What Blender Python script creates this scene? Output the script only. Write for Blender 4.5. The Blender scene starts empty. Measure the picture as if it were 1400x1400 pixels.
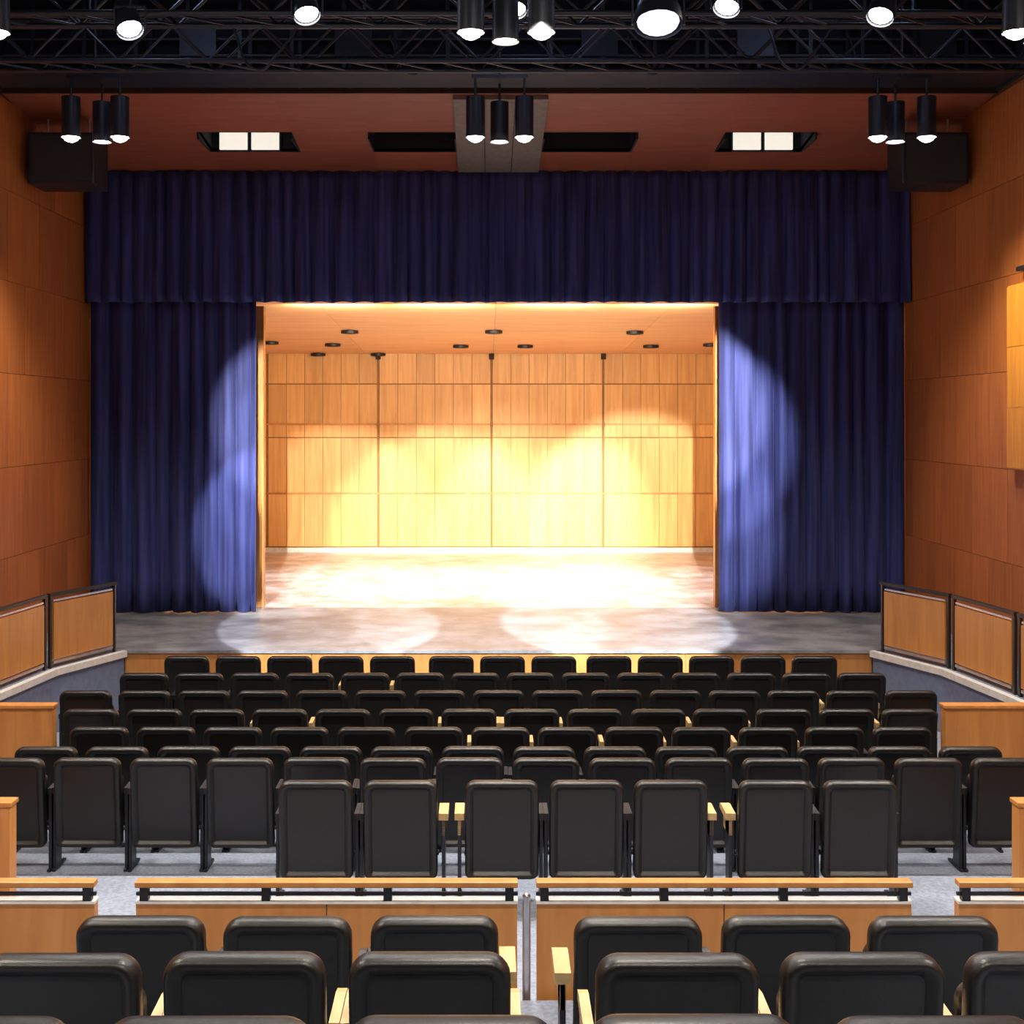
import bpy, math, random
from mathutils import Vector, Matrix
random.seed(4)
sc = bpy.context.scene
sc.view_settings.view_transform = 'Standard'
F = 1800.0; CX = 664.0; CY = 570.0; CAMX = -0.15; CAMZ = 3.45

# ------------------------------------------------------------------ materials
def new_mat(name):
    m = bpy.data.materials.new(name); m.use_nodes = True
    nt = m.node_tree
    return m, nt, nt.nodes['Principled BSDF']

def plain(name, col, rough=0.5, metal=0.0, emis=None, estr=0.0, spec=0.5, noise=0.12, nscale=14.0, bump=0.0, bscale=120.0):
    m, nt, b = new_mat(name)
    b.inputs['Roughness'].default_value = rough
    b.inputs['Metallic'].default_value = metal
    b.inputs['Specular IOR Level'].default_value = spec
    tc = nt.nodes.new('ShaderNodeTexCoord')
    n = nt.nodes.new('ShaderNodeTexNoise'); n.inputs['Scale'].default_value = nscale
    n.inputs['Detail'].default_value = 4
    nt.links.new(tc.outputs['Object'], n.inputs['Vector'])
    r = nt.nodes.new('ShaderNodeValToRGB')
    r.color_ramp.elements[0].position = 0.3; r.color_ramp.elements[1].position = 0.7
    r.color_ramp.elements[0].color = (*[c*(1-noise) for c in col], 1)
    r.color_ramp.elements[1].color = (*[min(1, c*(1+noise)) for c in col], 1)
    nt.links.new(n.outputs['Fac'], r.inputs['Fac'])
    nt.links.new(r.outputs['Color'], b.inputs['Base Color'])
    if bump > 0:
        n2 = nt.nodes.new('ShaderNodeTexNoise'); n2.inputs['Scale'].default_value = bscale
        nt.links.new(tc.outputs['Object'], n2.inputs['Vector'])
        bp = nt.nodes.new('ShaderNodeBump'); bp.inputs['Strength'].default_value = bump
        bp.inputs['Distance'].default_value = 0.01
        nt.links.new(n2.outputs['Fac'], bp.inputs['Height'])
        nt.links.new(bp.outputs['Normal'], b.inputs['Normal'])
    if emis:
        b.inputs['Emission Color'].default_value = (*emis, 1)
        b.inputs['Emission Strength'].default_value = estr
    return m

def wood(name, c1, c2, rough=0.4, scale=(9, 9, 0.7), var=0.35, spec=0.4):
    m, nt, b = new_mat(name)
    L = nt.links.new
    tc = nt.nodes.new('ShaderNodeTexCoord')
    geo = nt.nodes.new('ShaderNodeNewGeometry')
    add = nt.nodes.new('ShaderNodeVectorMath'); add.operation = 'ADD'
    mul = nt.nodes.new('ShaderNodeMath'); mul.operation = 'MULTIPLY'; mul.inputs[1].default_value = 37.0
    L(geo.outputs['Random Per Island'], mul.inputs[0])
    L(tc.outputs['Object'], add.inputs[0]); L(mul.outputs[0], add.inputs[1])
    mp = nt.nodes.new('ShaderNodeMapping'); mp.inputs['Scale'].default_value = scale
    L(add.outputs[0], mp.inputs['Vector'])
    n = nt.nodes.new('ShaderNodeTexNoise'); n.inputs['Scale'].default_value = 1.6
    n.inputs['Detail'].default_value = 6; n.inputs['Distortion'].default_value = 0.6
    L(mp.outputs[0], n.inputs['Vector'])
    r = nt.nodes.new('ShaderNodeValToRGB')
    r.color_ramp.elements[0].position = 0.32; r.color_ramp.elements[1].position = 0.68
    r.color_ramp.elements[0].color = (*c1, 1); r.color_ramp.elements[1].color = (*c2, 1)
    L(n.outputs['Fac'], r.inputs['Fac'])
    mr = nt.nodes.new('ShaderNodeMapRange')
    mr.inputs['To Min'].default_value = 1-var/2; mr.inputs['To Max'].default_value = 1+var/2
    L(geo.outputs['Random Per Island'], mr.inputs['Value'])
    hs = nt.nodes.new('ShaderNodeHueSaturation')
    L(r.outputs['Color'], hs.inputs['Color']); L(mr.outputs[0], hs.inputs['Value'])
    L(hs.outputs['Color'], b.inputs['Base Color'])
    b.inputs['Roughness'].default_value = rough
    b.inputs['Specular IOR Level'].default_value = spec
    return m

M_wall = wood('cherry_veneer', (0.38, 0.112, 0.024), (0.50, 0.165, 0.038), 0.42, var=0.22)
M_wseam = plain('veneer_seam', (0.13, 0.04, 0.012), 0.7)
M_soff = wood('cherry_soffit', (0.28, 0.080, 0.040), (0.35, 0.105, 0.05), 0.5, (0.7, 9, 9), 0.15)
M_shell = wood('maple_shell', (0.60, 0.32, 0.105), (0.74, 0.43, 0.155), 0.4, (8, 8, 0.5), 0.22)
M_shellc = wood('shell_ceiling', (0.60, 0.32, 0.15), (0.70, 0.40, 0.19), 0.5, (0.5, 5, 5), 0.1)
M_par = wood('parapet_veneer', (0.46, 0.19, 0.05), (0.58, 0.26, 0.075), 0.4, (7, 7, 0.8), 0.15)
M_amber = wood('amber_lit_window', (0.58, 0.22, 0.02), (0.72, 0.31, 0.04), 0.4, (7, 7, 0.8), 0.15)  # glow of the booth window painted in as a bright amber colour
M_maple = wood('maple_arm', (0.50, 0.34, 0.15), (0.62, 0.43, 0.21), 0.35, (20, 3, 20), 0.1)
M_gap = plain('gap_dark', (0.03, 0.013, 0.006), 0.8)
M_shgap = plain('shell_seam', (0.30, 0.15, 0.05), 0.8)
M_black = plain('black_paint', (0.012, 0.012, 0.015), 0.45)
M_truss = plain('black_steel', (0.020, 0.024, 0.034), 0.4, 0.3)
M_void = plain('black_void_paint', (0.010, 0.013, 0.022), 0.85)
M_carpet = plain('carpet_grey', (0.24, 0.275, 0.35), 0.95, spec=0.1, noise=0.2, nscale=40, bump=0.3, bscale=300)
M_aisle = plain('plaster_bluegrey', (0.16, 0.20, 0.31), 0.8)
M_nose = plain('nosing_light', (0.70, 0.69, 0.67), 0.4)
M_steel = plain('satin_steel', (0.55, 0.56, 0.6), 0.3, 0.9)
M_seat = plain('black_upholstery', (0.0095, 0.0092, 0.009), 0.36, spec=0.5, noise=0.2, nscale=60, bump=0.12, bscale=260)
M_spk = plain('speaker_grille', (0.022, 0.026, 0.024), 0.7, bump=0.6, bscale=200)
M_taupe = plain('speaker_taupe', (0.20, 0.165, 0.135), 0.7, bump=0.3, bscale=150)
M_lens = plain('lamp_lens', (1, 1, 1), 0.3, emis=(1.0, 0.95, 0.86), estr=25)
M_lens2 = plain('lamp_lens_soft', (1, 1, 1), 0.3, emis=(0.93, 0.88, 1.0), estr=1.3)
M_trof = plain('troffer_glow', (1, 1, 1), 0.3, emis=(1.0, 0.95, 0.82), estr=0.85)

def floor_mat(name, ca, cb, sc1=1.6):
    m, nt, b = new_mat(name); L = nt.links.new
    tc = nt.nodes.new('ShaderNodeTexCoord')
    n = nt.nodes.new('ShaderNodeTexNoise'); n.inputs['Scale'].default_value = sc1; n.inputs['Detail'].default_value = 9
    n.inputs['Roughness'].default_value = 0.72
    L(tc.outputs['Object'], n.inputs['Vector'])
    r = nt.nodes.new('ShaderNodeValToRGB')
    r.color_ramp.elements[0].position = 0.4; r.color_ramp.elements[1].position = 0.6
    r.color_ramp.elements[0].color = (*ca, 1); r.color_ramp.elements[1].color = (*cb, 1)
    L(n.outputs['Fac'], r.inputs['Fac']); L(r.outputs['Color'], b.inputs['Base Color'])
    r2 = nt.nodes.new('ShaderNodeMapRange'); r2.inputs['To Min'].default_value = 0.2; r2.inputs['To Max'].default_value = 0.45
    L(n.outputs['Fac'], r2.inputs['Value']); L(r2.outputs[0], b.inputs['Roughness'])
    return m
M_stage = floor_mat('stage_floor_boards', (0.16, 0.17, 0.18), (0.32, 0.335, 0.36))
M_stagew = floor_mat('stage_inner_boards', (0.38, 0.28, 0.24), (0.66, 0.62, 0.62), 1.3)  # pale patches: floor reflections put into the colour, together with wear

def curtain_mat():
    m, nt, b = new_mat('navy_velour'); L = nt.links.new
    tc = nt.nodes.new('ShaderNodeTexCoord')
    mp = nt.nodes.new('ShaderNodeMapping'); mp.inputs['Scale'].default_value = (14, 14, 0.5)
    L(tc.outputs['Object'], mp.inputs['Vector'])
    n = nt.nodes.new('ShaderNodeTexNoise'); n.inputs['Scale'].default_value = 1.0; n.inputs['Detail'].default_value = 4
    L(mp.outputs[0], n.inputs['Vector'])
    r = nt.nodes.new('ShaderNodeValToRGB')
    r.color_ramp.elements[0].position = 0.3; r.color_ramp.elements[1].position = 0.7
    r.color_ramp.elements[0].color = (0.017, 0.022, 0.085, 1); r.color_ramp.elements[1].color = (0.062, 0.078, 0.27, 1)
    L(n.outputs['Fac'], r.inputs['Fac']); L(r.outputs['Color'], b.inputs['Base Color'])
    b.inputs['Roughness'].default_value = 0.75
    b.inputs['Specular IOR Level'].default_value = 0.15
    b.inputs['Sheen Weight'].default_value = 0.15
    b.inputs['Sheen Tint'].default_value = (0.35, 0.42, 0.9, 1)
    return m
M_curt = curtain_mat()

# ------------------------------------------------------------------ builder
class B:
    def __init__(s, name, mats):
        s.name = name; s.mats = mats; s.v = []; s.f = []; s.mi = []; s.sm = []
    def add(s, vs, fs, mat=0, smooth=False):
        o = len(s.v); s.v += [tuple(v) for v in vs]
        for f in fs:
            s.f.append([i+o for i in f]); s.mi.append(mat); s.sm.append(smooth)
    def box(s, x0, x1, y0, y1, z0, z1, mat=0, bev=0.0):
        if bev <= 0:
            vs = [(x, y, z) for z in (z0, z1) for y in (y0, y1) for x in (x0, x1)]
            fs = [(0, 2, 3, 1), (4, 5, 7, 6), (0, 1, 5, 4), (2, 6, 7, 3), (0, 4, 6, 2), (1, 3, 7, 5)]
            s.add(vs, fs, mat)
        else:
            import bmesh
            bm = bmesh.new(); bmesh.ops.create_cube(bm, size=1)
            for v in bm.verts:
                v.co = Vector(((x0+x1)/2+v.co.x*(x1-x0), (y0+y1)/2+v.co.y*(y1-y0), (z0+z1)/2+v.co.z*(z1-z0)))
            bmesh.ops.bevel(bm, geom=bm.edges[:], offset=bev, segments=2, affect='EDGES', profile=0.6)
            bm.verts.index_update()
            s.add([v.co[:] for v in bm.verts], [[v.index for v in f.verts] for f in bm.faces], mat)
            bm.free()
    def prism(s, pts, z0, z1, mat=0):
        n = len(pts)
        vs = [(p[0], p[1], z0) for p in pts]+[(p[0], p[1], z1) for p in pts]
        fs = [tuple(range(n-1, -1, -1)), tuple(range(n, 2*n))]+[(i, (i+1) % n, (i+1) % n+n, i+n) for i in range(n)]
        s.add(vs, fs, mat)
    def cyl(s, p0, p1, r, mat=0, seg=12, r2=None, caps=True, smooth=True):
        p0 = Vector(p0); p1 = Vector(p1); d = (p1-p0).normalized()
        u = d.orthogonal().normalized(); w = d.cross(u)
        r2 = r if r2 is None else r2
        vs = []
        for p, rr in ((p0, r), (p1, r2)):
            for i in range(seg):
                a = 2*math.pi*i/seg
                vs.append(p+(u*math.cos(a)+w*math.sin(a))*rr)
        s.add(vs, [(i, (i+1) % seg, (i+1) % seg+seg, i+seg) for i in range(seg)], mat, smooth)
        if caps:
            s.add(vs[:seg], [tuple(range(seg-1, -1, -1))], mat); s.add(vs[seg:], [tuple(range(seg))], mat)
    def dome(s, c, d, r, h, mat=0, seg=14, rings=4):
        c = Vector(c); d = Vector(d).normalized(); u = d.orthogonal().normalized(); w = d.cross(u)
        vs = []; fs = []
        for k in range(rings):
            t = (math.pi/2)*k/rings
            for i in range(seg):
                a = 2*math.pi*i/seg
                vs.append(c+(u*math.cos(a)+w*math.sin(a))*r*math.cos(t)+d*h*math.sin(t))
        vs.append(c+d*h)
        for k in range(rings-1):
            for i in range(seg):
                j = (i+1) % seg
                fs.append((k*seg+i, k*seg+j, (k+1)*seg+j, (k+1)*seg+i))
        for i in range(seg): fs.append(((rings-1)*seg+i, (rings-1)*seg+(i+1) % seg, len(vs)-1))
        s.add(vs, fs, mat, True)
    def beam(s, p0, p1, w, h, mat=0):
        p0 = Vector(p0); p1 = Vector(p1); d = (p1-p0).normalized()
        up = Vector((0, 0, 1))
        sd = d.cross(up)
        if sd.length < 1e-4: sd = Vector((1, 0, 0))
        sd.normalize(); u = sd.cross(d).normalized()
        vs = []
        for p in (p0, p1):
            for a, b_ in ((-1, -1), (1, -1), (1, 1), (-1, 1)):
                vs.append(p+sd*a*w/2+u*b_*h/2)
        s.add(vs, [(0, 1, 2, 3), (7, 6, 5, 4), (0, 4, 5, 1), (1, 5, 6, 2), (2, 6, 7, 3), (3, 7, 4, 0)], mat)
    def mesh(s):
        me = bpy.data.meshes.new(s.name)
        me.from_pydata(s.v, [], s.f)
        for m in s.mats: me.materials.append(m)
        for p, mi, sm in zip(me.polygons, s.mi, s.sm):
            p.material_index = mi; p.use_smooth = sm
        import bmesh
        bm = bmesh.new(); bm.from_mesh(me); bmesh.ops.recalc_face_normals(bm, faces=bm.faces[:]); bm.to_mesh(me); bm.free()
        me.update(); return me
    def done(s, loc=(0, 0, 0), rot=(0, 0, 0)):
        ob = bpy.data.objects.new(s.name, s.mesh()); sc.collection.objects.link(ob)
        ob.location = loc; ob.rotation_euler = rot; return ob

def inst(name, me, loc, rot=(0, 0, 0)):
    ob = bpy.data.objects.new(name, me); sc.collection.objects.link(ob)
    ob.location = loc; ob.rotation_euler = rot; return ob

def spot(parent, name, loc, target, energy, deg, blend=0.15, col=(1, 0.86, 0.68), rad=0.05):
    ld = bpy.data.lights.new(name, 'SPOT'); ld.energy = energy; ld.spot_size = math.radians(deg)
    ld.spot_blend = blend; ld.color = col; ld.shadow_soft_size = rad
    ob = bpy.data.objects.new(name, ld); sc.collection.objects.link(ob)
    d = Vector(target)-Vector(loc)
    ob.matrix_world = Matrix.Translation(Vector(loc)) @ d.to_track_quat('-Z', 'Y').to_matrix().to_4x4()
    if parent is not None:
        ob.parent = parent
        ob.matrix_parent_inverse = Matrix.LocRotScale(parent.location, parent.rotation_euler, None).inverted()
    return ob

HW = 5.75
YB = -4.0
YS = 15.5
YC = 18.5
ZS = 0.70

# ------------------------------------------------------------------ floor (stepped)
b = B('floor', [M_carpet, M_nose])
steps = [(YB, 2.65, 1.5), (2.65, 3.6, 1.2), (3.6, 4.68, 0.97), (4.68, 6.25, 0.68), (6.25, 9.35, 0.19), (9.35, 10.1, 0.10), (10.1, YS, 0.0)]
for y0, y1, z in steps:
    b.box(-HW, HW, y0, y1, -0.3, z)
b.done()

b = B('stage_floor', [M_stage, M_par, M_black, M_stagew])
b.box(-HW, HW, YS+0.03, YC+0.5, -0.3, ZS)
b.box(-7.5, 7.5, YC+0.5, 27.6, -0.3, ZS, 3)
x = -4.4
while x < 4.39:
    b.box(x+0.004, x+1.1-0.004, YS, YS+0.03, 0, ZS-0.03, 1); x += 1.1
b.box(-HW, HW, YS-0.02, YS+0.03, ZS-0.03, ZS+0.004, 0)
b.done()

for sgn, nm in ((-1, 'left'), (1, 'right')):
    edge = [(4.40, YS-0.03), (4.85, 14.35), (5.02, 13.0), (5.12, 11.72)]
    b = B('side_platform', [M_carpet, M_aisle, M_nose])
    pts = [(sgn*p[0], p[1]) for p in edge]+[(sgn*(HW-0.03), 11.72), (sgn*(HW-0.03), YS-0.03)]
    b.prism(pts, 0.002, ZS-0.04, 1)
    b.prism(pts, ZS-0.04, ZS, 0)
    for i in range(3):
        p, q = edge[i], edge[i+1]
        b.beam((sgn*(p[0]-0.01), p[1], ZS-0.03), (sgn*(q[0]-0.01), q[1], ZS-0.03), 0.07, 0.07, 2)
    b.done()
    b = B('stage_side_railing', [M_par, M_black, M_steel, M_nose])
    for i in range(3):
        p = Vector((sgn*(edge[i][0]+0.08), edge[i][1]-0.02, 0)); q = Vector((sgn*(edge[i+1][0]+0.08), edge[i+1][1], 0))
        d = (q-p).normalized()
        a = p+d*0.09; c = q-d*0.09
        h = Vector((0, 0, ZS+0.002))
        b.beam(a+h+Vector((0, 0, .40)), c+h+Vector((0, 0, .40)), 0.035, 0.62, 0)
        b.beam(p+d*0.02+h+Vector((0, 0, .80)), q-d*0.02+h+Vector((0, 0, .80)), 0.05, 0.035, 1)
        b.beam(a+h+Vector((0, 0, .735)), c+h+Vector((0, 0, .735)), 0.02, 0.02, 2)
        b.beam(a+h+Vector((0, 0, .06)), c+h+Vector((0, 0, .06)), 0.03, 0.03, 2)
        for pp in (p+d*0.045, q-d*0.045):
            b.beam(pp+h, pp+h+Vector((0, 0, 0.8)), 0.03, 0.05, 1)
    b.done()

# ------------------------------------------------------------------ walls
def panel_wall(name, sgn):
    b = B(name, [M_wseam, M_wall, M_par, M_black])
    X = sgn*HW
    b.box(min(X, X+sgn*0.3), max(X, X+sgn*0.3), YB-0.3, 28, -0.3, 9.6, 0)
    zs = [0.0, 0.74, 1.80, 2.86, 3.96, 5.04, 6.10, 7.15]
    for k in range(len(zs)-1):
        off = 0.0 if k % 2 else 0.55
        y = YC+0.2
        first = True
        while y > YB:
            w = 1.1 if not (first and off) else 0.55
            first = False
            y0 = max(y-w, YB)
            a, c = y0+0.003, y-0.003
            if c-a > 0.05:
                b.box(min(X, X-sgn*0.012), max(X, X-sgn*0.012), a, c, zs[k]+0.003, zs[k+1]-0.003, 1)
            y -= w
    return b
panel_wall('wall_left', -1).done()
panel_wall('wall_right', 1).done()
for sgn, nm in ((-1, 'left'), (1, 'right')):
    b = B('trim_upper_'+nm, [M_void])
    X = sgn*HW
    b.box(min(X, X-sgn*0.04), max(X, X-sgn*0.04), YB, 15.15, 7.2, 9.49)
    b.done()
b = B('booth_window_panel', [M_maple, M_black, M_amber])  # opaque panel standing in for a window to a lit booth
b.box(HW-0.10, HW-0.013, 12.6, 14.62, 2.87, 4.9, 2)
for k in range(3):
    z0 = 2.89+k*0.666
    b.box(HW-0.12, HW-0.10, 12.63, 14.6, z0, z0+0.66, 2)
b.box(HW-0.10, HW-0.013, 12.6, 14.4, 5.04, 5.09, 1)
b.done()

b = B('wall_back', [M_gap, M_wall])
b.box(-HW, HW, YB-0.3, YB, -0.3, 9.5, 0)
xx = -HW+0.03
while xx < HW-0.1:
    for k in range(6):
        b.box(xx+0.006, min(xx+1.14, HW-0.03)-0.006, YB, YB+0.025, 1.5+k*1.1+0.006, 1.5+(k+1)*1.1-0.006, 1)
    xx += 1.14
b.done()

b = B('ceiling', [M_void]); b.box(-HW-0.3, HW+0.3, YB-0.3, 28, 9.5, 9.7); b.done()
b = B('wall_bulkhead', [M_void]); b.box(-HW, HW, 15.22, 15.34, 7.25, 9.5); b.done()
b = B('wall_stagehouse', [M_void])
b.box(-8, 8, 27.7, 27.9, -0.3, 9.5)
b.box(-7.9, -7.7, 18.7, 27.7, -0.3, 9.5)
b.box(7.7, 7.9, 18.7, 27.7, -0.3, 9.5)
b.done()

# ------------------------------------------------------------------ soffit with slots
def zsof(y): return 7.2-(y-15.2)*(0.35/3.3)
b = B('trim_soffit', [M_soff, M_void, M_trof, M_gap])
xr = [-HW, -3.78, -2.62, -1.62, -0.55, 0.6, 1.76, 2.9, 4.02, HW]
slots = {1: 'lit', 3: 'dark', 5: 'dark', 7: 'lit'}
yr = [15.2, 16.65, 17.45, YC+0.1]
for i in range(len(xr)-1):
    for j in range(3):
        if j == 1 and i in slots:
            x0, x1, y0, y1 = xr[i], xr[i+1], yr[1], yr[2]
            b.box(x0-0.02, x1+0.02, y0-0.02, y0, zsof(y0), zsof(y0)+0.35, 1)
            b.box(x0-0.02, x1+0.02, y1, y1+0.02, zsof(y1), zsof(y1)+0.35, 1)
            b.box(x0-0.02, x0, y0, y1, zsof(y1), zsof(y0)+0.35, 1)
            b.box(x1, x1+0.02, y0, y1, zsof(y1), zsof(y0)+0.35, 1)
            b.box(x0-0.02, x1+0.02, y0-0.02, y1+0.02, zsof(y0)+0.35, zsof(y0)+0.37, 1)
            if slots[i] == 'lit':
                for t in (0, 1):
                    a = x0+0.12+t*0.42+(0.1 if x0 > 0 else 0)
                    zz = zsof(y1)+0.02
                    b.box(a, a+0.36, y1-0.09, y1-0.04, zz, zz+0.24, 2)
                    b.box(a-0.02, a+0.38, y1-0.04, y1-0.005, zz-0.02, zz+0.27, 1)
            continue
        x0, x1, y0, y1 = xr[i], xr[i+1], yr[j], yr[j+1]
        vs = [(x0, y0, zsof(y0)), (x1, y0, zsof(y0)), (x1, y1, zsof(y1)), (x0, y1, zsof(y1)),
              (x0, y0, zsof(y0)+0.05), (x1, y0, zsof(y0)+0.05), (x1, y1, zsof(y1)+0.05), (x0, y1, zsof(y1)+0.05)]
        b.add(vs, [(0, 1, 2, 3), (7, 6, 5, 4), (0, 4, 5, 1), (1, 5, 6, 2), (2, 6, 7, 3), (3, 7, 4, 0)], 0)
b.box(-HW, HW, 15.16, 15.2, 7.18, 7.27, 3)
b.done()

b = B('center_speaker_cluster', [M_taupe, M_spk])
vs = []
y0, y1 = 15.3, 18.2
for y in (y0, y1):
    for (x, t) in ((-0.53, 0), (0.58, 0), (0.58, 1), (-0.53, 1)):
        vs.append((x, y, zsof(y)-0.05 if t == 0 else zsof(y)-0.002))
b.add(vs, [(0, 1, 2, 3), (7, 6, 5, 4), (0, 4, 5, 1), (1, 5, 6, 2), (2, 6, 7, 3), (3, 7, 4, 0)], 0)
for x in (-0.16, 0.2):
    vs = []
    for y in (y0, y1):
        for (dx, t) in ((-.006, -0.054), (.006, -0.054), (.006, -0.048), (-.006, -0.048)): vs.append((x+dx, y, zsof(y)+t))
    b.add(vs, [(0, 1, 2, 3), (7, 6, 5, 4), (0, 4, 5, 1), (1, 5, 6, 2), (2, 6, 7, 3), (3, 7, 4, 0)], 1)
b.done()

for sgn in (-1, 1):
    b = B('wall_loudspeaker', [M_black, M_spk, M_steel])
    w = 0.8
    b.box(-w/2, w/2, -0.3, 0.3, -0.31, 0.31, 0, 0.02)
    b.box(-w/2+0.04, w/2-0.04, -0.315, -0.3, -0.27, 0.27, 1)
    b.cyl((-0.25, 0, 0.31), (-0.25, 0, 0.53), 0.015, 2); b.cyl((0.25, 0, 0.31), (0.25, 0, 0.53), 0.015, 2)
    b.done((sgn*5.25, 16.1, 6.56))

# ------------------------------------------------------------------ curtains
def curtain(name, x0, x1, z0, z1, y, amp=0.07, pitch=0.27, seed=1):
    rnd = random.Random(seed)
    b = B(name, [M_curt])
    nx = int((x1-x0)/0.018); nz = 14
    vs = []; nodes = []
    xx = x0
    while xx < x1+0.6:
        nodes.append((xx, rnd.uniform(0.65, 1.25))); xx += pitch*rnd.uniform(0.65, 1.3)
    def prof(x):
        for k in range(len(nodes)-1):
            if nodes[k][0] <= x <= nodes[k+1][0]:
                t = (x-nodes[k][0])/(nodes[k+1][0]-nodes[k][0])
                return nodes[k][1]*max(0, math.sin(math.pi*t))**0.8
        return 0
    pr = [prof(x0+(x1-x0)*i/nx) for i in range(nx+1)]
    for j in range(nz+1):
        t = j/nz
        z = z0+(z1-z0)*t
        for i in range(nx+1):
            x = x0+(x1-x0)*i/nx
            a = amp*(1.15-0.35*t)
            dy = -a*2*pr[i]+a*0.3*math.sin(x*9+t*2+seed)*(1-t)
            zz = z+(0.004*math.sin(x*20) if j == 0 else 0)
            vs.append((x, y+dy, zz))
    fs = []
    for j in range(nz):
        for i in range(nx):
            a = j*(nx+1)+i
            fs.append((a, a+1, a+nx+2, a+nx+1))
    b.add(vs, fs, 0, True)
    ob = b.done()
    md = ob.modifiers.new('thick', 'SOLIDIFY'); md.thickness = 0.012
    return ob
px2x = lambda px, Y: (px-CX)*Y/F+CAMX
py2z = lambda py, Y: CAMZ+(CY-py)*Y/F
curtain('stage_valance', -HW+0.03, HW-0.03, 5.04, 6.86, YC-0.17, 0.055, 0.24, 3)
XL = px2x(350, YC); XR = px2x(985, YC)
curtain('stage_leg_curtain', -HW+0.03, XL, ZS+0.012, 6.8, YC+0.10, 0.065, 0.25, 5)
curtain('stage_leg_curtain', XR, HW-0.03, ZS+0.012, 6.8, YC+0.10, 0.065, 0.25, 9)

# ------------------------------------------------------------------ orchestra shell
YW = 26.8
b = B('orchestra_shell', [M_shgap, M_shell, M_shellc, M_nose, M_gap, M_par])
lines = [px2x(p, YW) for p in (365, 517, 672, 825, 978)]
zl = [ZS+0.10, 1.89, 3.03, 3.30, 4.12, 4.75]
b.box(lines[0]-0.6, lines[-1]+0.6, YW+0.06, YW+0.15, ZS, 5.1, 0)
ext = [lines[0]-0.55]+lines+[lines[-1]+0.55]
for i in range(len(ext)-1):
    a, c = ext[i]+0.02, ext[i+1]-0.02
    n = 6 if 0 < i < len(ext)-2 else 1
    for k in range(len(zl)-1):
        for j in range(n):
            u0 = a+(c-a)*j/n; u1 = a+(c-a)*(j+1)/n
            b.box(u0+0.004, u1-0.004, YW+0.035, YW+0.06, zl[k]+0.01, zl[k+1]-0.01, 1)
for z in (3.30, 1.89):
    b.box(ext[0], ext[-1], YW+0.02, YW+0.045, z-0.018, z+0.018, 5)
for x in lines[1:-1]:
    b.box(x-0.018, x+0.018, YW+0.025, YW+0.06, ZS, 4.75, 0)
    b.box(x-0.03, x+0.03, YW-0.01, YW+0.01, 3.25, 3.34, 0)
    b.box(x-0.05, x+0.05, YW-0.03, YW+0.01, 4.62, 4.75, 4)
b.box(ext[0], ext[-1], YW-0.04, YW+0.02, ZS, ZS+0.09, 3)
def zc(y): return 5.12-(y-19.0)*(0.38/7.8)
nseg = 4
for i in range(nseg):
    x0 = -5.2+10.4*i/nseg; x1 = -5.2+10.4*(i+1)/nseg
    for (ya, yb) in ((18.95, 22.9), (22.91, YW+0.05)):
        vs = [(x0+.002, ya, zc(ya)), (x1-.002, ya, zc(ya)), (x1-.002, yb, zc(yb)), (x0+.002, yb, zc(yb))]
        vs += [(v[0], v[1], v[2]+0.06) for v in vs]
        b.add(vs, [(0, 1, 2, 3), (7, 6, 5, 4), (0, 4, 5, 1), (1, 5, 6, 2), (2, 6, 7, 3), (3, 7, 4, 0)], 2)
for sgn in (-1, 1):
    X = sgn*4.95
    for (ya, yb) in ((19.6, 21.9), (21.93, 24.3), (24.33, 26.75)):
        for (za, zb) in ((ZS+0.002, 1.89), (1.9, 3.3), (3.31, 4.7)):
            b.box(min(X, X+sgn*0.06), max(X, X+sgn*0.06), ya, yb, za, zb, 1)
for xa, xb in ((px2x(351, 19.1), px2x(362, 19.1)), (px2x(976, 19.1), px2x(984, 19.1))):
    b.box(xa, xb, 19.0, 19.15, ZS+0.002, 5.05, 5)
b.done()
dm = B('shell_downlight', [M_black, M_gap])
dm.cyl((0, 0, -0.001), (0, 0, -0.05), 0.15, 0, 18)
dm.cyl((0, 0, -0.05), (0, 0, -0.055), 0.11, 1, 18)
dme = dm.mesh()
for (px, py) in ((478, 452), (675, 452), (868, 453), (630, 472), (718, 472), (455, 470), (890, 472), (370, 467), (972, 470), (435, 483), (517, 483)):
    k = (CY-py)/F
    Y = (5.12+19*0.0487-CAMZ)/(k+0.0487)
    inst('shell_downlight', dme, (px2x(px, Y), Y, zc(Y)-0.002))

# ------------------------------------------------------------------ theatre seat
def rounded(w, h, r, rb, n=6):
    pts = []
    for (cx, cz, a0, rr) in ((w/2-r, h/2-r, 0, r), (-w/2+r, h/2-r, 90, r), (-w/2+rb, -h/2+rb, 180, rb), (w/2-rb, -h/2+rb, 270, rb)):
        for k in range(n+1):
            a = math.radians(a0+90*k/n)
            pts.append((cx+rr*math.cos(a), cz+rr*math.sin(a)))
    return pts
def loft_pad(b, w, h, cx, cz, rings, r=0.07, rb=0.05, mats=None, curve=0.0, lean=0.0, y0=0.0):
    allv = []; fs = []; n = None
    for (ins, y) in rings:
        p = rounded(w-2*ins, h-2*ins, max(r-ins*0.7, 0.012), max(rb-ins*0.7, 0.012))
        n = len(p)
        for (x, z) in p:
            allv.append((cx+x, y0+y+curve*(x*x)-lean*(z+h/2), cz+z))
    for k in range(len(rings)-1):
        for i in range(n):
            j = (i+1) % n
            fs.append((k*n+i, k*n+j, (k+1)*n+j, (k+1)*n+i))
    b.add(allv, fs, mats, True)
    b.add(allv[:n], [tuple(range(n))], mats, False)
    b.add(allv[-n:], [tuple(range(n-1, -1, -1))], mats, False)
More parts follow.
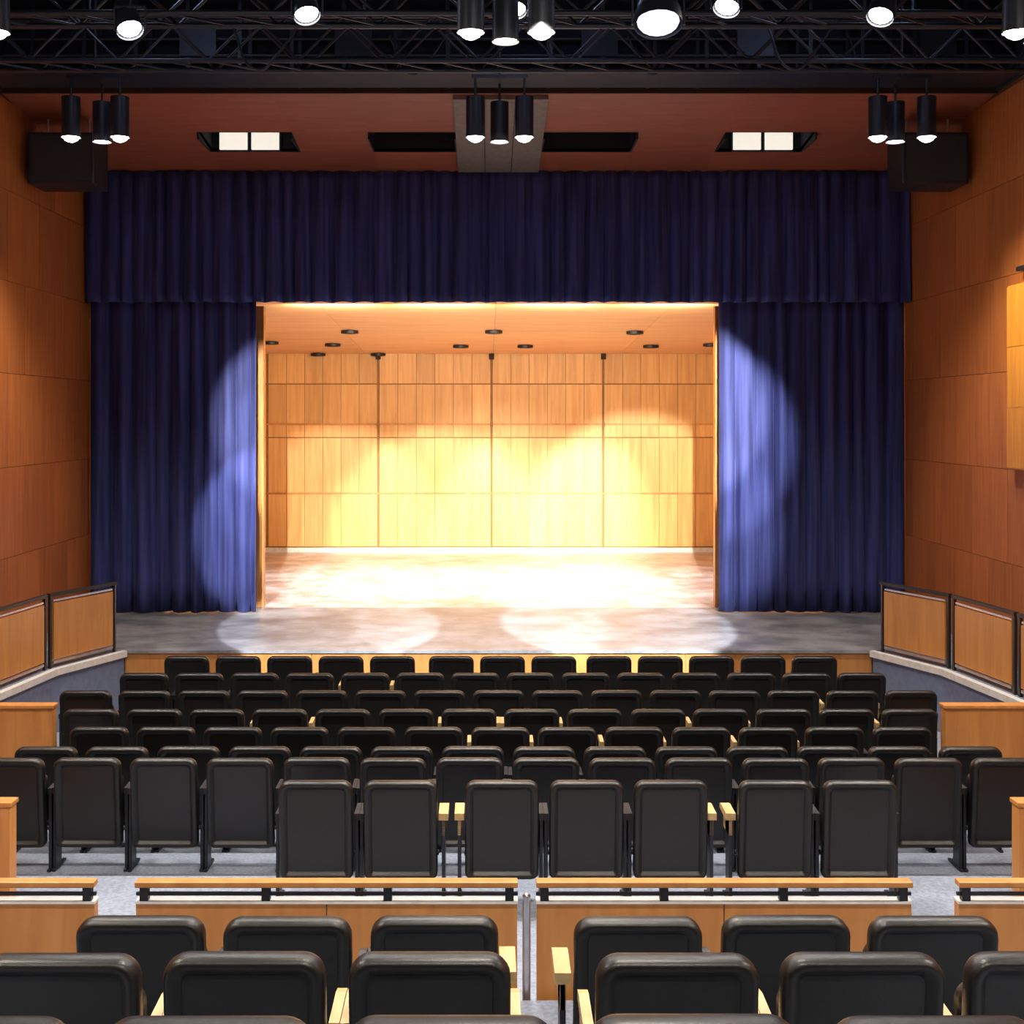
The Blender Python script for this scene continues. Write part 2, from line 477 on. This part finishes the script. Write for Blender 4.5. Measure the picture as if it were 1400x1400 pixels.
def seat_mesh(ml, mr_, raise_=0.0):
    b = B('theater_seat', [M_seat, M_black, M_maple, M_truss])
    H0, H1 = 0.18, 0.85
    h = H1-H0; cz = (H0+H1)/2
    rings = [(0.056, 0.010), (0.049, 0.000), (0.042, -0.004), (0.034, -0.014), (0.020, -0.020), (0.007, -0.012), (0.0, 0.010),
             (0.0, 0.045), (0.004, 0.062), (0.018, 0.078), (0.05, 0.086)]
    loft_pad(b, 0.49, h, 0, cz, rings, 0.068, 0.05, 0, -0.125, 0.10, 0.0)
    rings = [(0.03, 0.10), (0.008, 0.108), (0.0, 0.125), (0.0, 0.165), (0.012, 0.19), (0.04, 0.20)]
    loft_pad(b, 0.44, 0.40, 0, 0.50, rings, 0.06, 0.06, 0, 0, 0.06, -0.01)
    b.cyl((-0.25, 0.10, 0.33), (0.25, 0.10, 0.33), 0.018, 3, 10)
    for s, mm in ((-1, ml), (1, mr_)):
        wid = 0.030 if mm == 1 else 0.033
        xa, xb = (0.279-wid, 0.279) if s > 0 else (-0.279, -0.279+wid)
        if mm == 2 and ml != mr_:
            xa, xb = (0.251, 0.315) if s > 0 else (-0.315, -0.251)
        xm = (xa+xb)/2
        b.box(xm-0.012, xm+0.012, 0.03, 0.16, 0.0, 0.58, 3, 0.004)
        b.box(xm-0.014, xm+0.014, 0.0, 0.26, 0.0, 0.02, 3, 0.003)
        vs = []
        for (y, z, t) in ((0.02, 0.590, 0.045), (0.10, 0.592, 0.045), (0.22, 0.60, 0.042), (0.27, 0.597, 0.03)):
            z += raise_
            vs += [(xa, y, z-t/2), (xb, y, z-t/2), (xb, y, z+t/2), (xa, y, z+t/2)]
        fs = [(0, 1, 2, 3), (15, 14, 13, 12)]
        for k in range(3):
            for i in range(4):
                j = (i+1) % 4
                fs.append((k*4+i, (k+1)*4+i, (k+1)*4+j, k*4+j))
        b.add(vs, fs, mm)
        b.box(xm-0.012, xm+0.012, 0.03, 0.24, 0.46 if mm == 2 else 0.36, 0.57+raise_, mm, 0.004)
    return b.mesh()
SMESH = {(l, r): seat_mesh(l, r) for l in (1, 2) for r in (1, 2)}
SRAISE = seat_mesh(2, 2, 0.10)
def row(Y, floorz, centers, sparse=0.0, allmaple=False):
    cs = sorted(centers)
    for i, c in enumerate(cs):
        l = r = 1; me = None
        if allmaple: l = r = 2
        else:
            if i > 0 and c-cs[i-1] > 0.6: l = 2
            if i < len(cs)-1 and cs[i+1]-c > 0.6: r = 2
            if random.random() < sparse: me = SRAISE
        inst('theater_seat', me or SMESH[(l, r)], (c+random.uniform(-.001, .001), Y+random.uniform(-.008, .008), floorz), (0, 0, 0))
def fitrow(Y, z, pxl, pxr, sparse=0.1):
    xl = px2x(pxl, Y); xr = px2x(pxr, Y)
    n = round((xr-xl)/0.56); st = (xl+xr)/2-(n-1)*0.28
    row(Y, z, [st+i*0.56 for i in range(n)], sparse=sparse)
P = 0.56
row(3.08, 1.21, [px2x(290, 3.08)+k*P for k in (-1, 0, 1, 2, 3)], allmaple=True)
row(4.03, 0.97, [px2x(p, 4.03) for p in (-162, 88, 338, 588)]+[px2x(p, 4.03) for p in (922, 1173, 1424)], allmaple=True)
row(5.09, 0.68, [px2x(p, 5.09) for p in (197, 396, 595, 870, 1071, 1270)])
row(8.77, 0.19, [px2x(p, 8.77) for p in (433, 548, 686, 801, 916, 1058, 1173)])
fitrow(9.69, 0.10, -40, 1428, 0.0)
fitrow(10.42, 0.0, 18, 1372, 0.0)
fitrow(11.07, 0.0, 78, 1290, 0.18)
fitrow(11.75, 0.0, 78, 1290, 0.2)
fitrow(12.55, 0.0, 98, 1265, 0.2)
fitrow(13.4, 0.0, 160, 1215, 0.15)
row(14.35, 0.0, [px2x(p, 14.35) for p in (257, 327, 397, 467, 537, 617, 687, 757, 832, 902, 972, 1042, 1112)])

# ------------------------------------------------------------------ rear parapets with handrail
YP = 6.3
def parapet(x0, x1, Y=YP, zb=0.19, ztop=1.12, rail=1.215):
    b = B('seating_parapet', [M_par, M_black, M_steel, M_nose])
    n = max(1, round((x1-x0)/0.92)); w = (x1-x0)/n
    for i in range(n):
        b.box(x0+i*w+0.003, x0+(i+1)*w-0.003, Y, Y+0.06, zb+0.06, ztop, 0)
    b.box(x0, x1, Y+0.005, Y+0.055, zb+0.001, zb+0.06, 1)
    b.box(x0, x1, Y-0.005, Y+0.065, ztop, ztop+0.012, 3)
    b.box(x0, x1, Y-0.02, Y+0.05, rail-0.014, rail+0.014, 0, 0.006)
    m = max(2, round((x1-x0)/0.6)+1)
    for i in range(m):
        xx = x0+0.04+(x1-x0-0.08)*i/(m-1)
        b.box(xx-0.02, xx+0.02, Y+0.0, Y+0.04, ztop+0.01, rail-0.012, 1)
    b.box(x0, x1, Y+0.012, Y+0.028, ztop+0.035, ztop+0.05, 1)
    b.done()
parapet(px2x(185, YP), px2x(708, YP)); parapet(px2x(733, YP), px2x(1247, YP))
parapet(-4.3, px2x(130, YP)); parapet(px2x(1310, YP), 4.4)
b = B('aisle_stanchion', [M_steel, M_nose])
xs = px2x(720, YP)
b.cyl((xs, YP+0.02, 0.19), (xs, YP+0.02, 1.15), 0.02, 0, 14)
b.cyl((xs, YP+0.02, 0.19), (xs, YP+0.02, 0.205), 0.034, 0, 14)
b.dome((xs, YP+0.02, 1.15), (0, 0, 1), 0.02, 0.015, 0)
b.done()
def wing(x0, x1, Y, zb, zt):
    b = B('low_wing_wall', [M_par, M_nose, M_black])
    n = max(1, round((x1-x0)/0.9)); w = (x1-x0)/n
    for i in range(n):
        b.box(x0+i*w+0.003, x0+(i+1)*w-0.003, Y, Y+0.12, zb+0.05, zt, 0)
    b.box(x0, x1, Y+0.01, Y+0.11, zb+0.001, zb+0.05, 2)
    b.box(x0-0.01, x1+0.01, Y-0.01, Y+0.13, zt, zt+0.03, 0, 0.006)
    b.done()
wing(-HW+0.03, px2x(72, 11.5), 11.5, 0, 0.90); wing(px2x(1292, 11.5), HW-0.03, 11.5, 0, 0.90)
wing(-HW+0.03, px2x(14, 8.5), 8.5, 0.19, 0.93); wing(px2x(1393, 8.5), HW-0.03, 8.5, 0.19, 0.93)

# ------------------------------------------------------------------ pendant clusters
def cluster_mesh():
    b = B('pendant_downlight_cluster', [M_truss, M_lens, M_black])
    for (x, y) in ((-0.26, 0), (0.26, 0), (0.0, 0.24)):
        b.cyl((x, y, 0.02), (x, y, 0.41), 0.10, 0, 20, caps=False)
        b.cyl((x, y, 0.41), (x, y, 0.43), 0.10, 2, 20)
        b.cyl((x, y, 0.02), (x, y, 0.0), 0.103, 2, 20, caps=False)
        b.dome((x, y, 0.03), (0, 0, -1), 0.093, 0.08 if y == 0 else 0.04, 1)
        b.cyl((x, y, 0.43), (x, y, 0.64), 0.013, 2, 8)
    b.box(-0.3, 0.3, -0.02, 0.02, 0.63, 0.67, 2); b.box(-0.02, 0.02, 0, 0.27, 0.63, 0.67, 2)
    b.cyl((0, 0, 0.67), (0, 0, 3.04), 0.02, 2, 8)
    return b.mesh()
CM = cluster_mesh()
EN = 330
for (x, y, z) in ((-4.3, 14.0, 6.42), (0.0, 14.0, 6.42), (4.28, 14.0, 6.42), (-4.02, 9.7, 6.28), (0.0, 9.7, 6.28), (4.02, 9.7, 6.28), (-4.3, 5.2, 6.3), (0.0, 5.2, 6.3), (4.28, 5.2, 6.3), (-4.3, 0.8, 6.3), (0, 0.8, 6.3), (4.28, 0.8, 6.3)):
    ob = inst('pendant_downlight_cluster', CM, (x, y, z))
    if y > 9:
        for dx in (-0.26, 0.26):
            spot(ob, 'lamp', (x+dx, y, z-0.08), (x+dx*1.2, y, 0), EN*1.3*(1.0 if y < 13 else 0.75), 120, 0.7, (1, 0.90, 0.78), 0.08)
    else:
        spot(ob, 'lamp', (x+.26, y, z-0.08), (x+.26, y, 0), EN*2.4, 120, 0.7, (1, 0.90, 0.78), 0.12)

# ------------------------------------------------------------------ catwalk / truss
def truss(Y, z0, z1, name='lighting_truss', pitch=0.42):
    b = B(name, [M_truss])
    d = 0.35
    X = HW-0.06
    for (y, z) in ((Y, z0), (Y+d, z0), (Y, z1), (Y+d, z1)):
        b.cyl((-X, y, z), (X, y, z), 0.026, 0, 8)
    n = int(2*X/pitch)
    for i in range(n):
        xa = -X+2*X*i/n; xb = -X+2*X*(i+1)/n
        a, c = (z0, z1) if i % 2 else (z1, z0)
        b.cyl((xa, Y, a), (xb, Y, c), 0.013, 0, 6); b.cyl((xa, Y+d, a), (xb, Y+d, c), 0.013, 0, 6)
        b.cyl((xa, Y, z0), (xb, Y+d, z0), 0.011, 0, 6)
    for x in (-3.9, -1.3, 1.3, 3.9):
        b.cyl((x, Y+d/2, z1), (x, Y+d/2, 9.499), 0.015, 0, 6)
    return b.done()
truss(12.3, 6.78, 7.2); truss(10.75, 6.75, 7.15)
b = B('lighting_catwalk', [M_truss, M_lens])
X = HW-0.06
b.box(-X, X, 14.45, 15.08, 7.22, 7.27)
for z in (7.42, 7.6, 7.8, 8.05):
    b.cyl((-X, 14.45, z), (X, 14.45, z), 0.02, 0, 8); b.cyl((-X, 15.08, z), (X, 15.08, z), 0.02, 0, 8)
n = 20
for i in range(n+1):
    x = -X+2*X*i/n
    b.box(x-0.02, x+0.02, 14.43, 14.47, 7.22, 8.1); b.box(x-0.02, x+0.02, 15.06, 15.1, 7.22, 8.1)
    b.cyl((x, 14.45, 8.1), (x, 14.45, 9.499), 0.012, 0, 6)
for x in (-3.5, -1.8, 0.9, 2.6, 4.6):
    b.box(x, x+0.4, 14.40, 14.43, 7.4, 7.72)
b.done()
for y, z in ((11.5, 8.1), (13.2, 8.0)):
    b = B('ceiling_pipe', [M_truss])
    b.cyl((-X, y, z), (X, y, z), 0.06, 0, 10)
    for x in (-4.8, -2.4, 1.0, 2.4, 4.8): b.cyl((x, y, z), (x, y, 9.499), 0.015, 0, 6)
    b.done()
for k, (x, y, z) in enumerate(((-2.2, 12.2, 6.78), (2.75, 12.2, 6.78), (-0.9, 14.35, 7.3), (1.7, 14.35, 7.3), (4.1, 14.35, 7.3))):
    cu = bpy.data.curves.new('cable_loop', 'CURVE'); cu.dimensions = '3D'; cu.bevel_depth = 0.012
    sp = cu.splines.new('BEZIER'); sp.bezier_points.add(3)
    for bp, co in zip(sp.bezier_points, ((x-.3, y, z+.3), (x-.05, y-.03, z-.12), (x+.12, y-.03, z+.02), (x+.35, y, z+.35))):
        bp.co = co; bp.handle_left_type = bp.handle_right_type = 'AUTO'
    cu.materials.append(M_truss)
    ob = bpy.data.objects.new('cable_loop', cu); sc.collection.objects.link(ob)

def fixture_mesh(name, r=0.10, L=0.4, lens=M_lens):
    b = B(name, [M_truss, lens, M_steel])
    b.cyl((0, -L*0.7, 0), (0, -L*0.35, 0), r*0.75, 0, 16, r)
    b.cyl((0, -L*0.35, 0), (0, 0.0, 0), r, 0, 18, r*1.05, caps=False)
    b.cyl((0, -L*0.7-0.03, 0), (0, -L*0.7, 0), r*0.5, 0, 12)
    b.dome((0, -0.03, 0), (0, 1, 0), r*0.92, r*0.35, 1, 16)
    return b.mesh()
FM = fixture_mesh('stage_spotlight')
FM2 = fixture_mesh('scoop_light', 0.18, 0.34, M_lens2)
def fixture(me, name, loc, target, hang=None):
    loc = Vector(loc); d = Vector(target)-loc
    ob = inst(name, me, loc, d.to_track_quat('Y', 'Z').to_euler())
    b = B('yoke', [M_truss])
    R = 0.12 if me is FM else 0.20
    b.beam((loc.x-R, loc.y, loc.z), (loc.x-R, loc.y, loc.z+R+0.06), 0.012, 0.03)
    b.beam((loc.x+R, loc.y, loc.z), (loc.x+R, loc.y, loc.z+R+0.06), 0.012, 0.03)
    b.box(loc.x-R, loc.x+R, loc.y-0.015, loc.y+0.015, loc.z+R+0.05, loc.z+R+0.07)
    b.cyl((loc.x, loc.y, loc.z+R+0.07), (loc.x, loc.y, hang if hang else loc.z+R+0.2), 0.014, 0, 8)
    y = b.done(); y.parent = ob; y.matrix_parent_inverse = Matrix.LocRotScale(ob.location, ob.rotation_euler, None).inverted()
    return ob
for (px, py, Y, me, nm) in ((178, 42, 10.3, FM, 'stage_spotlight'), (420, 22, 10.3, FM, 'stage_spotlight'), (900, 34, 10.2, FM2, 'scoop_light'),
                            (993, 12, 10.3, FM, 'stage_spotlight'), (1203, 24, 10.3, FM, 'stage_spotlight'), (702, 14, 10.4, FM, 'stage_spotlight')):
    x = px2x(px, Y); z = py2z(py, Y)
    tgt = (x*0.6+(0.8 if px < 664 else -0.8), 7.6, 1.0) if me is FM else (x*0.9, 8.2, 1.0)
    ob = fixture(me, nm, (x, Y, z), tgt, 6.95)
    d = (Vector(tgt)-Vector((x, Y, z))).normalized()
    if me is FM:
        spot(ob, 'lamp', Vector((x, Y, z))+d*0.06, tgt, 260, 75, 0.6, (1, 0.95, 0.9), 0.06)

b = B('lighting_bar', [M_truss])
b.cyl((-HW+.05, 8.4, 6.95), (HW-.05, 8.4, 6.95), 0.03, 0, 10)
for x in (-4, -1.5, 1.5, 4): b.cyl((x, 8.4, 6.95), (x, 8.4, 9.499), 0.015, 0, 8)
b.done()
WARM = (1, 0.89, 0.70)
def stage_spot(x, px, py, Yt, en, deg, blend=0.15, col=WARM):
    loc = Vector((x, 8.4, 6.5)); tgt = (px2x(px, Yt), Yt, py2z(py, Yt))
    ob = fixture(FM, 'stage_spotlight', loc, tgt, 6.90)
    d = (Vector(tgt)-loc).normalized()
    spot(ob, 'lamp', loc+d*0.06, tgt, en, deg, blend, col, 0.04)
COOL = (0.95, 0.96, 1.0)
NEU = (1, .96, .92)
stage_spot(3.6, 955, 600, YC, 7500, 16.0, 0.35, NEU)
stage_spot(4.2, 935, 730, YC, 8500, 15.5, 0.5, NEU)
stage_spot(-2.6, 415, 640, YC, 4000, 15.0, 0.3, NEU)
stage_spot(-3.4, 385, 730, YC, 10500, 13.5, 0.3, NEU)
stage_spot(-2.2, 460, 736, YW, 13500, 14.5, 0.4)
stage_spot(-1.2, 595, 738, YW, 14500, 14.5, 0.4)
stage_spot(0.2, 745, 730, YW, 19000, 15, 0.4)
stage_spot(1.9, 875, 722, YW, 19000, 15, 0.35)
stage_spot(0.9, 672, 790, YW, 7000, 22, 0.5)  # extra wide spot added to even out the lower back wall
AY = 16.9
stage_spot(-1.4, 450, 860, AY, 9500, 16, 0.08, COOL)
stage_spot(0.4, 660, 850, AY, 8500, 19, 0.2, COOL)
stage_spot(1.8, 850, 852, AY, 15000, 17, 0.15, COOL)
for x, y in ((-2.2, 21.3), (0.2, 21.3), (2.4, 21.3)):
    spot(None, 'shell_floor_fill', (x, y, 4.85), (x, y+0.4, ZS), 1000, 80, 0.8, (0.90, 0.94, 1.0), 0.1)  # added fill without a fixture, brightens shell floor and bounce
for x in (-2.4, -0.8, 0.9, 2.5):
    ld = bpy.data.lights.new('shell_top_fill', 'AREA'); ld.shape = 'RECTANGLE'; ld.size = 1.2; ld.size_y = 0.12; ld.energy = 70; ld.color = (1, .84, .64)  # added area fill, no fixture, lifts the upper shell
    ob = bpy.data.objects.new('shell_top_fill', ld); sc.collection.objects.link(ob)
    ob.location = (x, 19.2, 4.98)
    ob.rotation_euler = (Vector((0, 1, -0.45)).to_track_quat('-Z', 'Y')).to_euler()

for x in (-3.5, 0.3, 3.6):
    ld = bpy.data.lights.new('rigging_fill', 'POINT'); ld.energy = 28; ld.color = (.5, .62, 1); ld.shadow_soft_size = 0.08
    ob = bpy.data.objects.new('catwalk_blue_fill', ld); sc.collection.objects.link(ob); ob.location = (x, 11.7, 7.9)  # added point fill without a fixture, gives the rigging a faint blue

w = bpy.data.worlds.new('World'); sc.world = w; w.use_nodes = True
w.node_tree.nodes['Background'].inputs[0].default_value = (0.02, 0.02, 0.03, 1)
cam = bpy.data.cameras.new('camera'); co = bpy.data.objects.new('camera', cam); sc.collection.objects.link(co)
co.location = (CAMX, 0, CAMZ); co.rotation_euler = (math.pi/2, 0, 0)
cam.sensor_width = 36; cam.lens = F/1400*36
cam.shift_x = (700-CX)/1400; cam.shift_y = -(700-CY)/1400
cam.clip_start = 0.05; cam.clip_end = 200
sc.camera = co
